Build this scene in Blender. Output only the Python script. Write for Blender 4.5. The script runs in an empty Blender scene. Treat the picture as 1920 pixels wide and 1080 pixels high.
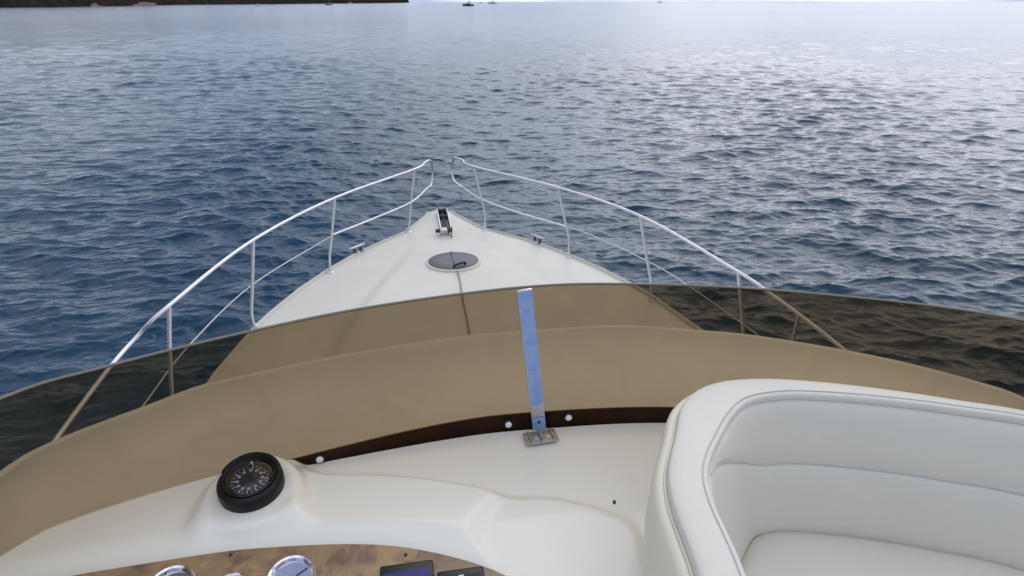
import bpy, bmesh, math, random
import numpy as np
from mathutils import Vector, Matrix

random.seed(4); rng = np.random.default_rng(7)
sc = bpy.context.scene
C = sc.collection

# ------------------------------------------------------------------ camera
EYE = 4.3                                   # eye height above the water
F_PX = 1200.0; PITCH = math.atan(537 / F_PX); YAW = math.radians(10)
cam = bpy.data.cameras.new('camera'); camo = bpy.data.objects.new('camera', cam); C.objects.link(camo)
cam.sensor_fit = 'HORIZONTAL'; cam.sensor_width = 36; cam.lens = 36 * F_PX / 1920
cam.clip_start = 0.05; cam.clip_end = 80000
camo.location = (0, 0, EYE); camo.rotation_euler = (math.pi / 2 - PITCH, 0, -YAW)
sc.camera = camo

# ------------------------------------------------------------------ sky and sun
SUN_EL = math.radians(42); SUN_AZ = math.radians(10 + 28)      # azimuth clockwise from the bow (+Y)
world = bpy.data.worlds.new('World'); sc.world = world; world.use_nodes = True
wn = world.node_tree.nodes; wl = world.node_tree.links; wn.clear()
def N(tree, t, **kw):
    n = tree.nodes.new(t)
    for k, v in kw.items():
        if k.startswith('i_'):
            n.inputs[int(k[2:])].default_value = v
        else: setattr(n, k, v)
    return n
wt = world.node_tree
wo = N(wt, 'ShaderNodeOutputWorld'); bg = N(wt, 'ShaderNodeBackground'); bg.inputs['Strength'].default_value = 0.1
sky = N(wt, 'ShaderNodeTexSky', sky_type='NISHITA', sun_disc=False, sun_elevation=SUN_EL, sun_rotation=SUN_AZ)
tc = N(wt, 'ShaderNodeTexCoord'); sep = N(wt, 'ShaderNodeSeparateXYZ')
wl.new(tc.outputs['Generated'], sep.inputs[0])
mz = N(wt, 'ShaderNodeMath', operation='MAXIMUM'); mz.inputs[1].default_value = 0.0; wl.new(sep.outputs['Z'], mz.inputs[0])
az = N(wt, 'ShaderNodeMath', operation='ADD'); az.inputs[1].default_value = 0.16; wl.new(mz.outputs[0], az.inputs[0])
dx = N(wt, 'ShaderNodeMath', operation='DIVIDE'); wl.new(sep.outputs['X'], dx.inputs[0]); wl.new(az.outputs[0], dx.inputs[1])
dy = N(wt, 'ShaderNodeMath', operation='DIVIDE'); wl.new(sep.outputs['Y'], dy.inputs[0]); wl.new(az.outputs[0], dy.inputs[1])
cb = N(wt, 'ShaderNodeCombineXYZ'); wl.new(dx.outputs[0], cb.inputs[0]); wl.new(dy.outputs[0], cb.inputs[1])
cn = N(wt, 'ShaderNodeTexNoise'); cn.inputs['Scale'].default_value = 0.9; cn.inputs['Detail'].default_value = 7; cn.inputs['Roughness'].default_value = 0.55
wl.new(cb.outputs[0], cn.inputs['Vector'])
cover = N(wt, 'ShaderNodeValToRGB'); cover.color_ramp.elements[0].position = 0.36; cover.color_ramp.elements[1].position = 0.54
cover.color_ramp.elements[0].color = (0.05,) * 3 + (1,); wl.new(cn.outputs['Fac'], cover.inputs[0])
shade = N(wt, 'ShaderNodeValToRGB'); e = shade.color_ramp.elements
e[0].position = 0.38; e[0].color = (0.40, 0.48, 0.68, 1); e[1].position = 0.70; e[1].color = (0.88, 0.905, 1.0, 1)
wl.new(cn.outputs['Fac'], shade.inputs[0])
cs = N(wt, 'ShaderNodeVectorMath', operation='SCALE'); wl.new(shade.outputs[0], cs.inputs[0])
lum = N(wt, 'ShaderNodeMapRange'); lum.inputs['To Min'].default_value = 12.3; lum.inputs['To Max'].default_value = 14.5   # an overcast sky is brighter overhead than at the horizon
wl.new(mz.outputs[0], lum.inputs['Value']); wl.new(lum.outputs[0], cs.inputs['Scale'])
mx = N(wt, 'ShaderNodeMix', data_type='RGBA'); low = N(wt, 'ShaderNodeMapRange', interpolation_type='SMOOTHSTEP'); low.inputs['From Min'].default_value = .30; low.inputs['From Max'].default_value = .06   # cloud bases close up towards the horizon
wl.new(mz.outputs[0], low.inputs['Value']); cm = N(wt, 'ShaderNodeMath', operation='MAXIMUM'); wl.new(cover.outputs[0], cm.inputs[0]); wl.new(low.outputs[0], cm.inputs[1]); wl.new(cm.outputs[0], mx.inputs['Factor'])
wl.new(sky.outputs[0], mx.inputs['A']); wl.new(cs.outputs[0], mx.inputs['B'])
wl.new(mx.outputs['Result'], bg.inputs['Color']); wl.new(bg.outputs[0], wo.inputs[0])

sun = bpy.data.lights.new('sun', 'SUN'); suno = bpy.data.objects.new('sun', sun); C.objects.link(suno)
sun.energy = 1.3; sun.angle = math.radians(76); sun.color = (1.0, 0.945, 0.885)
sd = Vector((math.sin(SUN_AZ) * math.cos(SUN_EL), math.cos(SUN_AZ) * math.cos(SUN_EL), math.sin(SUN_EL)))
suno.rotation_euler = sd.to_track_quat('Z', 'Y').to_euler(); suno.location = (20, 20, 40)
vs = sc.view_settings; vs.view_transform = 'Standard'; vs.look = 'None'; vs.gamma = 1; vs.exposure = 0.0; vs.use_curve_mapping = False

# ------------------------------------------------------------------ helpers
def ray(px, py):
    a = (px - 960) / F_PX; b = (540 - py) / F_PX
    fw = math.cos(PITCH) + b * math.sin(PITCH); up = -math.sin(PITCH) + b * math.cos(PITCH)
    return Vector((a * math.cos(YAW) + fw * math.sin(YAW), -a * math.sin(YAW) + fw * math.cos(YAW), up))
def at(px, py, h):                       # point h metres below the eye
    d = ray(px, py); return Vector((0, 0, EYE)) + d * (h / -d.z)
def at_y(px, py, y):                     # point at station y along the boat
    d = ray(px, py); return Vector((0, 0, EYE)) + d * (y / d.y)

def link(o, parent=None):
    C.objects.link(o)
    if parent is not None: o.parent = parent
    return o
def empty(name, loc=(0, 0, 0)):
    o = bpy.data.objects.new(name, None); o.location = loc; o.empty_display_size = .1; C.objects.link(o); return o
def tag(o, label=None, cat=None, group=None, kind=None):
    if label: o['label'] = label
    if cat: o['category'] = cat
    if group: o['group'] = group
    if kind: o['kind'] = kind
    return o

class MB:
    def __init__(s): s.v = []; s.f = []
    def add(s, V, F):
        b = len(s.v); s.v += [tuple(p) for p in V]; s.f += [tuple(i + b for i in q) for q in F]; return s
    def box(s, c, size, M=None):
        hx, hy, hz = [q / 2 for q in size]
        V = [Vector((x, y, z)) for x in (-hx, hx) for y in (-hy, hy) for z in (-hz, hz)]
        if M is not None: V = [M @ p for p in V]
        V = [p + Vector(c) for p in V]
        return s.add(V, [(0, 1, 3, 2), (4, 6, 7, 5), (0, 4, 5, 1), (2, 3, 7, 6), (0, 2, 6, 4), (1, 5, 7, 3)])
    def tube(s, pts, r, n=10, cap=True):
        pts = [Vector(p) for p in pts]; m = len(pts); rs = r if hasattr(r, '__len__') else [r] * m
        t0 = (pts[1] - pts[0]).normalized(); up = Vector((0, 0, 1)) if abs(t0.z) < .9 else Vector((1, 0, 0))
        nrm = t0.cross(up).normalized(); V = []
        for i, p in enumerate(pts):
            t = (pts[min(i + 1, m - 1)] - pts[max(i - 1, 0)]).normalized()
            nrm = (nrm - t * nrm.dot(t)).normalized(); b = t.cross(nrm)
            V += [p + (nrm * math.cos(2 * math.pi * k / n) + b * math.sin(2 * math.pi * k / n)) * rs[i] for k in range(n)]
        F = [(i * n + k, i * n + (k + 1) % n, (i + 1) * n + (k + 1) % n, (i + 1) * n + k) for i in range(m - 1) for k in range(n)]
        if cap: F += [tuple(range(n))[::-1], tuple((m - 1) * n + k for k in range(n))]
        return s.add(V, F)
    def lathe(s, prof, M=None, n=48, closed=False):   # prof: (r, z)
        V = []; m = len(prof)
        for r, z in prof:
            for k in range(n):
                a = 2 * math.pi * k / n; p = Vector((r * math.cos(a), r * math.sin(a), z)); V.append(M @ p if M is not None else p)
        F = [(i * n + k, i * n + (k + 1) % n, (i + 1) * n + (k + 1) % n, (i + 1) * n + k) for i in range(m - 1) for k in range(n)]
        if closed: F += [((m - 1) * n + k, (m - 1) * n + (k + 1) % n, (k + 1) % n, k) for k in range(n)]
        else:
            if prof[0][0] > 1e-6: F.append(tuple(range(n))[::-1])
            if prof[-1][0] > 1e-6: F.append(tuple((m - 1) * n + k for k in range(n)))
        return s.add(V, F)
    def grid(s, rows, close_u=False):
        n = len(rows[0]); V = [p for r in rows for p in r]; m = len(rows)
        F = [(i * n + k, i * n + (k + 1) % n, (i + 1) * n + (k + 1) % n, (i + 1) * n + k) for i in range(m - 1) for k in range(n if close_u else n - 1)]
        return s.add(V, F)
    def prism(s, poly, z0, z1, M=None):
        n = len(poly); V = [Vector((x, y, z)) for z in (z0, z1) for x, y in poly]
        if M is not None: V = [M @ p for p in V]
        return s.add(V, [tuple(range(n))[::-1], tuple(range(n, 2 * n))] + [(k, (k + 1) % n, n + (k + 1) % n, n + k) for k in range(n)])
    def build(s, name, mat, parent=None, smooth=True, bevel=0, seg=2, origin=None, subsurf=0, angle=40):
        me = bpy.data.meshes.new(name)
        o0 = Vector(origin) if origin is not None else Vector((0, 0, 0))
        me.from_pydata([tuple(Vector(p) - o0) for p in s.v], [], s.f); me.update()
        bm = bmesh.new(); bm.from_mesh(me); bmesh.ops.remove_doubles(bm, verts=bm.verts, dist=1e-5); bmesh.ops.recalc_face_normals(bm, faces=bm.faces)
        if bevel:
            bmesh.ops.bevel(bm, geom=[e for e in bm.edges if e.is_manifold and e.calc_face_angle(0) > .5], offset=bevel, segments=seg, affect='EDGES', profile=.5)
        bm.to_mesh(me); bm.free()
        if smooth:
            me.polygons.foreach_set('use_smooth', [True] * len(me.polygons)); me.set_sharp_from_angle(angle=math.radians(angle))
        me.materials.append(mat)
        o = bpy.data.objects.new(name, me); o.location = o0; C.objects.link(o)
        if parent is not None:
            o.parent = parent; o.location = o0 - (world_loc(parent))
        if subsurf:
            md = o.modifiers.new('s', 'SUBSURF'); md.levels = subsurf; md.render_levels = subsurf
        return o
def world_loc(o):
    l = Vector((0, 0, 0))
    while o is not None: l = l + o.location; o = o.parent
    return l

def catmull(P, n=8):
    P = [Vector(p) for p in P]; Q = [P[0] * 2 - P[1]] + P + [P[-1] * 2 - P[-2]]; out = []
    for i in range(1, len(Q) - 2):
        for k in range(n):
            t = k / n; a, b, c, d = Q[i - 1:i + 3]
            out.append(.5 * ((2 * b) + (c - a) * t + (2 * a - 5 * b + 4 * c - d) * t * t + (3 * b - a - 3 * c + d) * t ** 3))
    return out + [P[-1]]
def resample(P, n):
    P = [Vector(p) for p in P]; L = [0]
    for a, b in zip(P, P[1:]): L.append(L[-1] + (b - a).length)
    out = []; j = 0
    for i in range(n):
        s = L[-1] * i / (n - 1)
        while j < len(P) - 2 and L[j + 1] < s: j += 1
        t = (s - L[j]) / max(L[j + 1] - L[j], 1e-9); out.append(P[j].lerp(P[j + 1], min(max(t, 0), 1)))
    return out

# ------------------------------------------------------------------ materials
def mat(name, col=(.5,) * 3, rough=.5, metal=0, coat=0, vary=0, vscale=6, bump=0, bscale=200, rvary=0, emit=None, spec=.5, col2=None):
    m = bpy.data.materials.new(name); m.use_nodes = True; t = m.node_tree; b = t.nodes['Principled BSDF']
    b.inputs['Base Color'].default_value = (*col, 1); b.inputs['Roughness'].default_value = rough
    b.inputs['Metallic'].default_value = metal; b.inputs['Coat Weight'].default_value = coat; b.inputs['Specular IOR Level'].default_value = spec
    g = N(t, 'ShaderNodeNewGeometry')
    if vary or col2:
        n = N(t, 'ShaderNodeTexNoise'); n.inputs['Scale'].default_value = vscale; n.inputs['Detail'].default_value = 6; n.inputs['Roughness'].default_value = .6
        t.links.new(g.outputs['Position'], n.inputs['Vector'])
        r = N(t, 'ShaderNodeValToRGB'); r.color_ramp.elements[0].position = .35; r.color_ramp.elements[1].position = .65
        c2 = col2 or tuple(c * (1 - vary) for c in col)
        r.color_ramp.elements[0].color = (*c2, 1); r.color_ramp.elements[1].color = (*col, 1)
        t.links.new(n.outputs['Fac'], r.inputs[0]); t.links.new(r.outputs[0], b.inputs['Base Color'])
        if rvary:
            mr = N(t, 'ShaderNodeMapRange'); mr.inputs['To Min'].default_value = rough + rvary; mr.inputs['To Max'].default_value = max(rough - rvary, .03)
            t.links.new(n.outputs['Fac'], mr.inputs['Value']); t.links.new(mr.outputs[0], b.inputs['Roughness'])
    if bump:
        n2 = N(t, 'ShaderNodeTexNoise'); n2.inputs['Scale'].default_value = bscale; n2.inputs['Detail'].default_value = 3
        t.links.new(g.outputs['Position'], n2.inputs['Vector'])
        bp = N(t, 'ShaderNodeBump'); bp.inputs['Strength'].default_value = bump; bp.inputs['Distance'].default_value = .002
        t.links.new(n2.outputs['Fac'], bp.inputs['Height']); t.links.new(bp.outputs[0], b.inputs['Normal'])
    if emit:
        b.inputs['Emission Color'].default_value = (*emit[:3], 1); b.inputs['Emission Strength'].default_value = emit[3]
    return m
M = {}
M['gel'] = mat('gelcoat', (.86, .845, .745), .22, vary=.015, vscale=2.2, rvary=.05, coat=.25)
M['deck'] = mat('deck_gelcoat', (.59, .562, .475), .42, vary=.06, vscale=1.3, rvary=.08, bump=.25, bscale=160)
M['brow'] = mat('weathered_gelcoat', (.80, .785, .69), .36, vary=.04, vscale=1.6, coat=.12)
M['hullm'] = mat('hull_gelcoat', (.78, .78, .75), .2, coat=.3)
M['vinyl'] = mat('white_vinyl', (.68, .65, .56), .42, vary=.04, vscale=5, bump=.35, bscale=900, rvary=.05)
M['shell'] = mat('cream_vinyl', (.76, .715, .57), .42, vary=.05, vscale=5, bump=.3, bscale=900)
M['stitch'] = mat('topstitch_thread', (.50, .495, .48), .8)
M['thread'] = mat('stitch_thread', (.54, .535, .52), .8)
M['steel'] = mat('stainless_steel', (.72, .72, .74), .34, .7, vary=.12, vscale=14, rvary=.06)
M['steelw'] = mat('weathered_steel', (.62, .61, .58), .4, .85, col2=(.38, .36, .33), vscale=60, rvary=.1, bump=.3, bscale=150)
M['wire'] = mat('lifeline_wire', (.62, .60, .56), .45, .3)
M['rubber'] = mat('black_rubber', (.007, .007, .008), .42, spec=.3, bump=.2, bscale=600)
M['black'] = mat('black_plastic', (.010, .010, .012), .3)
M['dial_black'] = mat('compass_card_black', (.006, .006, .012), .35)
M['white'] = mat('white_marking', (.8, .8, .82), .5)
M['dimwhite'] = mat('faded_white_marking', (.60, .60, .64), .5)
M['gasket'] = mat('brown_gasket_and_shade', (.26, .135, .05), .5, vary=.4, vscale=20)  # panel gasket, and the shade band painted at the screen foot
M['blue'] = mat('blue_protective_film', (.23, .38, .74), .30, vary=.16, vscale=26, col2=(.32, .45, .74))
M['bluemark'] = mat('film_print', (.21, .36, .75), .4)
M['dial'] = mat('gauge_dial', (.55, .57, .62), .4)
M['chrome'] = mat('chrome', (.8, .8, .83), .08, 1)
M['needle'] = mat('needle_dark', (.03, .03, .06), .4)
M['screen'] = mat('lit_blue_screen', (.012, .010, .10), .2, emit=(.03, .015, .50, .14))
M['smoke'] = mat('smoked_hatch_acrylic', (.085, .085, .10), .38, vary=.12, vscale=8, spec=.35)
M['rope'] = mat('grey_rope', (.26, .235, .20), .85, bump=.8, bscale=300)
M['bead'] = mat('edge_highlight_and_strake', (.20, .17, .13), .3)
M['cap'] = mat('white_screw_cap', (.82, .82, .82), .35)
M['darkmetal'] = mat('dark_galvanised_steel', (.09, .09, .09), .5, .6, vary=.5, vscale=40)
M['panelm'] = None
def make_panel_mat():
    m = bpy.data.materials.new('mottled_burl_laminate'); m.use_nodes = True; t = m.node_tree; b = t.nodes['Principled BSDF']
    g = N(t, 'ShaderNodeNewGeometry')
    n1 = N(t, 'ShaderNodeTexNoise'); n1.inputs['Scale'].default_value = 22; n1.inputs['Detail'].default_value = 8; n1.inputs['Roughness'].default_value = .65; n1.inputs['Distortion'].default_value = .8
    n2 = N(t, 'ShaderNodeTexNoise'); n2.inputs['Scale'].default_value = 9; n2.inputs['Detail'].default_value = 5
    t.links.new(g.outputs['Position'], n1.inputs['Vector']); t.links.new(g.outputs['Position'], n2.inputs['Vector'])
    r = N(t, 'ShaderNodeValToRGB'); cr = r.color_ramp; cr.elements[0].position = .28; cr.elements[0].color = (.16, .115, .12, 1)
    cr.elements[1].position = .75; cr.elements[1].color = (.50, .38, .23, 1)
    for p, c in ((.42, (.31, .19, .105, 1)), (.52, (.40, .28, .14, 1)), (.62, (.37, .225, .12, 1))):
        x = cr.elements.new(p); x.color = c
    t.links.new(n1.outputs['Fac'], r.inputs[0])
    r2 = N(t, 'ShaderNodeValToRGB'); r2.color_ramp.elements[0].position = .38; r2.color_ramp.elements[0].color = (.66, .66, .78, 1)
    r2.color_ramp.elements[1].position = .6; r2.color_ramp.elements[1].color = (1, 1, 1, 1); t.links.new(n2.outputs['Fac'], r2.inputs[0])
    mm = N(t, 'ShaderNodeMix', data_type='RGBA', blend_type='MULTIPLY'); mm.inputs['Factor'].default_value = 1
    t.links.new(r.outputs[0], mm.inputs['A']); t.links.new(r2.outputs[0], mm.inputs['B']); t.links.new(mm.outputs['Result'], b.inputs['Base Color'])
    b.inputs['Roughness'].default_value = .32; return m
M['panelm'] = make_panel_mat()
def tint_mat(name, T, ior=1.4, rough=.02, gloss=.22):
    m = bpy.data.materials.new(name); m.use_nodes = True; t = m.node_tree; t.nodes.clear()
    o = N(t, 'ShaderNodeOutputMaterial'); tr = N(t, 'ShaderNodeBsdfTransparent'); tr.inputs[0].default_value = (*T, 1)
    gl = N(t, 'ShaderNodeBsdfGlossy'); gl.inputs['Roughness'].default_value = rough; gl.inputs[0].default_value = (1, 1, 1, 1)
    df = N(t, 'ShaderNodeBsdfDiffuse'); df.inputs[0].default_value = (.20, .17, .12, 1)
    m1 = N(t, 'ShaderNodeMixShader'); m1.inputs[0].default_value = .02
    if gloss < 1:                                                      # dried salt and wiping marks on the sheet
        gp_ = N(t, 'ShaderNodeNewGeometry'); n1 = N(t, 'ShaderNodeTexNoise'); n1.inputs['Scale'].default_value = 5; n1.inputs['Detail'].default_value = 8; n1.inputs['Roughness'].default_value = .7; n1.inputs['Distortion'].default_value = 1.2
        mr = N(t, 'ShaderNodeMapRange'); mr.inputs['From Min'].default_value = .45; mr.inputs['From Max'].default_value = .75; mr.inputs['To Min'].default_value = .008; mr.inputs['To Max'].default_value = .075
        t.links.new(gp_.outputs['Position'], n1.inputs['Vector']); t.links.new(n1.outputs['Fac'], mr.inputs['Value']); t.links.new(mr.outputs[0], m1.inputs[0])
    fr = N(t, 'ShaderNodeFresnel'); ge = N(t, 'ShaderNodeNewGeometry'); io = N(t, 'ShaderNodeMapRange')   # same outer-surface reflectance on both faces of the sheet
    io.inputs['To Min'].default_value = ior; io.inputs['To Max'].default_value = 1 / ior; t.links.new(ge.outputs['Backfacing'], io.inputs['Value']); t.links.new(io.outputs[0], fr.inputs[0]); m2 = N(t, 'ShaderNodeMixShader')
    t.links.new(tr.outputs[0], m1.inputs[1]); t.links.new(df.outputs[0], m1.inputs[2])
    mf = N(t, 'ShaderNodeMath', operation='MULTIPLY'); mf.inputs[1].default_value = gloss; t.links.new(fr.outputs[0], mf.inputs[0]); t.links.new(mf.outputs[0], m2.inputs[0]); t.links.new(m1.outputs[0], m2.inputs[1]); t.links.new(gl.outputs[0], m2.inputs[2]); t.links.new(m2.outputs[0], o.inputs[0])
    return m
M['tint'] = tint_mat('bronze_tinted_acrylic', (.57, .50, .40))
def glass_mat():
    m = tint_mat('clear_glass', (.93, .93, .95), 1.45, gloss=1); return m
M['glass'] = glass_mat()
for n in M['glass'].node_tree.nodes:
    if n.type == 'MIX_SHADER' and not n.inputs[0].is_linked: n.inputs[0].default_value = 0

def water_mat():
    m = bpy.data.materials.new('sea_water'); m.use_nodes = True; t = m.node_tree; b = t.nodes['Principled BSDF']
    b.inputs['IOR'].default_value = 1.333; b.inputs['Roughness'].default_value = .035
    g = N(t, 'ShaderNodeNewGeometry')
    big = N(t, 'ShaderNodeTexNoise'); big.inputs['Scale'].default_value = .035; big.inputs['Detail'].default_value = 4
    t.links.new(g.outputs['Position'], big.inputs['Vector'])
    r = N(t, 'ShaderNodeValToRGB'); r.color_ramp.elements[0].position = .35; r.color_ramp.elements[0].color = (.0015, .031, .066, 1)
    r.color_ramp.elements[1].position = .65; r.color_ramp.elements[1].color = (.0015, .043, .074, 1)
    t.links.new(big.outputs['Fac'], r.inputs[0]); t.links.new(r.outputs[0], b.inputs['Base Color'])
    # waves too fine for the mesh at a distance become surface roughness instead of relief
    ln = N(t, 'ShaderNodeVectorMath', operation='LENGTH'); t.links.new(g.outputs['Position'], ln.inputs[0])
    lg = N(t, 'ShaderNodeMath', operation='LOGARITHM'); lg.inputs[1].default_value = 10; t.links.new(ln.outputs['Value'], lg.inputs[0])
    ro = N(t, 'ShaderNodeMapRange'); ro.inputs['From Min'].default_value = 1.15; ro.inputs['From Max'].default_value = 2.5; ro.inputs['To Min'].default_value = .04; ro.inputs['To Max'].default_value = .12
    t.links.new(lg.outputs[0], ro.inputs['Value']); t.links.new(ro.outputs[0], b.inputs['Roughness'])
    st = N(t, 'ShaderNodeMapRange'); st.inputs['From Min'].default_value = 1.2; st.inputs['From Max'].default_value = 3.4; st.inputs['To Min'].default_value = 1.0; st.inputs['To Max'].default_value = 1.0
    t.links.new(lg.outputs[0], st.inputs['Value'])
    mp = N(t, 'ShaderNodeMapping'); mp.inputs['Rotation'].default_value = (0, 0, math.radians(20)); mp.inputs['Scale'].default_value = (.42, 1.0, 1)
    t.links.new(g.outputs['Position'], mp.inputs['Vector'])
    prev = None
    for scl, dist, det in ((.8, .17, 4), (4.5, .036, 4)):
        n = N(t, 'ShaderNodeTexNoise'); n.inputs['Scale'].default_value = scl; n.inputs['Detail'].default_value = det; n.inputs['Roughness'].default_value = .55; n.inputs['Distortion'].default_value = .4
        t.links.new(mp.outputs[0], n.inputs['Vector'])
        bp = N(t, 'ShaderNodeBump'); bp.inputs['Distance'].default_value = dist; t.links.new(n.outputs['Fac'], bp.inputs['Height'])
        t.links.new(st.outputs[0], bp.inputs['Strength'])
        if prev: t.links.new(prev.outputs[0], bp.inputs['Normal'])
        prev = bp
    t.links.new(prev.outputs[0], b.inputs['Normal']); return m
M['water'] = water_mat()

# ------------------------------------------------------------------ the sea
def build_sea():
    half = math.radians(53); a0 = YAW - half; a1 = YAW + half; NF = 1000
    fine = np.linspace(a0, a1, NF); coarse = np.linspace(a1, a0 + 2 * math.pi, 60)[1:-1]
    ang = np.concatenate([fine, coarse]); na = len(ang)
    r = [5.0]
    while r[-1] < 300: r.append(r[-1] + max(.026, min(.0001 * r[-1] ** 2, .0085 * r[-1])))
    while r[-1] < 45000: r.append(r[-1] * 1.035)
    r = np.array(r); nr = len(r)
    R, A = np.meshgrid(r, ang, indexing='ij'); X = (R * np.sin(A)).astype(np.float32); Y = (R * np.cos(A)).astype(np.float32)
    Z = np.zeros_like(X); DX = np.zeros_like(X); DY = np.zeros_like(X)
    wind = math.radians(200); nw = 120
    sp = np.maximum(np.gradient(r), r * (2 * half / NF))[:, None]
    lam = np.exp(np.linspace(math.log(.12), math.log(3.2), nw) + rng.normal(0, .03, nw)); th = wind + rng.normal(0, .50, nw); ph = rng.uniform(0, 6.28, nw)
    slope = .034 * np.where(lam > .8, (.8 / lam) ** .8, 1.0) * np.where(lam < .3, (lam / .3) ** .5, 1.0)
    gust = (1 + .32 * np.sin(X * .11 + Y * .053 + 1) * np.sin(Y * .083 - X * .04 + 2) + .15 * np.sin(X * .31 - Y * .17)).astype(np.float32)
    for l, t, p, s in zip(lam, th, ph, slope):
        k = 2 * math.pi / l; kx, ky = np.float32(k * math.sin(t)), np.float32(k * math.cos(t))
        fade = np.clip((l / sp - 1.9) / 1.9, 0, 1).astype(np.float32)
        m = int(np.max(np.nonzero(fade[:, 0] > 0)[0], initial=-1)) + 1
        if m == 0: continue
        a = np.float32(s / k) * fade[:m] * gust[:m]; arg = kx * X[:m] + ky * Y[:m] + np.float32(p)
        sn_ = np.sin(arg) * a * np.float32(1.15)
        Z[:m] += a * np.cos(arg); DX[:m] -= np.float32(math.sin(t)) * sn_; DY[:m] -= np.float32(math.cos(t)) * sn_
    V = np.stack([X + DX, Y + DY, Z], -1).reshape(-1, 3)
    V = np.vstack([V, [[0, 0, 0]]]); ci = len(V) - 1
    i = np.arange(nr - 1)[:, None]; j = np.arange(na)[None, :]; j2 = (j + 1) % na
    Q = np.stack([i * na + j, i * na + j2, (i + 1) * na + j2, (i + 1) * na + j], -1).reshape(-1, 4)
    me = bpy.data.meshes.new('sea'); nt = na
    me.vertices.add(len(V)); me.vertices.foreach_set('co', V.astype(np.float32).ravel())
    Tt = np.stack([np.full(na, ci), (np.arange(na) + 1) % na, np.arange(na)], -1)
    loops = np.concatenate([Q[:, ::-1].ravel(), Tt[:, ::-1].ravel()]).astype(np.int32)
    me.loops.add(len(loops)); me.loops.foreach_set('vertex_index', loops)
    starts = np.concatenate([np.arange(len(Q)) * 4, len(Q) * 4 + np.arange(nt) * 3]).astype(np.int32)
    me.polygons.add(len(starts)); me.polygons.foreach_set('loop_start', starts)
    me.polygons.foreach_set('use_smooth', np.ones(len(starts), bool)); me.update(); me.validate()
    if me.polygons[0].normal.z < 0: me.flip_normals()
    me.materials.append(M['water']); o = bpy.data.objects.new('sea', me); C.objects.link(o); tag(o, kind='structure')
build_sea()

# ------------------------------------------------------------------ headland and far coast
def land_mat(name, c1, c2):
    return mat(name, c1, .95, col2=c2, vscale=.09, bump=0, spec=0)
M['scrub'] = land_mat('dark_scrub_and_rock', (.035, .026, .020), (.014, .014, .012))
M['sand'] = mat('beach_sand', (.13, .085, .06), .95, vary=.3, vscale=.2)
M['farland'] = land_mat('far_shore_scrub', (.12, .12, .11), (.09, .09, .08))
def build_land(name, shore, heights, depth, m, seed):
    r = np.random.default_rng(seed); P = resample(shore, 160); rows = []
    nz = r.normal(0, 1, (160, 14))
    for k in range(3): nz[1:-1] = (nz[:-2] + nz[1:-1] * 2 + nz[2:]) / 4
    hs = np.interp(np.linspace(0, 1, 160), np.linspace(0, 1, len(heights)), heights)
    for j in range(14):
        t = j / 13; prof = math.sin(min(t * 1.25, 1) * math.pi / 2) ** .7; row = []
        for i, p in enumerate(P):
            d = Vector((p.x, p.y, 0)).normalized(); q = p + d * depth * t * (p.length / P[-1].length * .6 + .4)
            z = -1 if j == 0 else hs[i] * prof * (1 + .22 * nz[i, j]) + (.4 if j == 1 else 0)
            row.append((q.x, q.y, z))
        rows.append(row)
    o = MB().grid(rows).build(name, m, angle=25); return tag(o, kind='structure')
def sea_pt(px, py): return at(px, py, EYE)
shore = [sea_pt(-420, 17), sea_pt(-200, 15.5), sea_pt(0, 14.2), sea_pt(100, 13.2), sea_pt(225, 11.2), sea_pt(330, 9), sea_pt(500, 7.8), sea_pt(640, 6.4), sea_pt(752, 5.2), sea_pt(768, 4.8)]
build_land('headland', shore, [30, 26, 24, 22, 24, 30, 34, 36, 34, 0], 500, M['scrub'], 3)
bs = [sea_pt(170, 11.6), sea_pt(195, 11.0), sea_pt(225, 10.5), sea_pt(262, 10.1), sea_pt(295, 9.4)]
def build_beach():
    P = resample(bs, 40); rows = []
    for j in range(5):
        row = []
        for i, p in enumerate(P):
            d = Vector((p.x, p.y, 0)).normalized(); w = math.sin(math.pi * i / 39) ** .5
            q = p - d * 70 + d * 46 * j / 4 * w; row.append((q.x, q.y, [-.4, .35, 1.3, 2.6, 4.4][j] * (.3 + .7 * w) + .3 * math.sin(i * 1.7 + j)))
        rows.append(row)
    tag(MB().grid(rows).build('beach', M['sand']), kind='structure')
build_beach()

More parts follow.
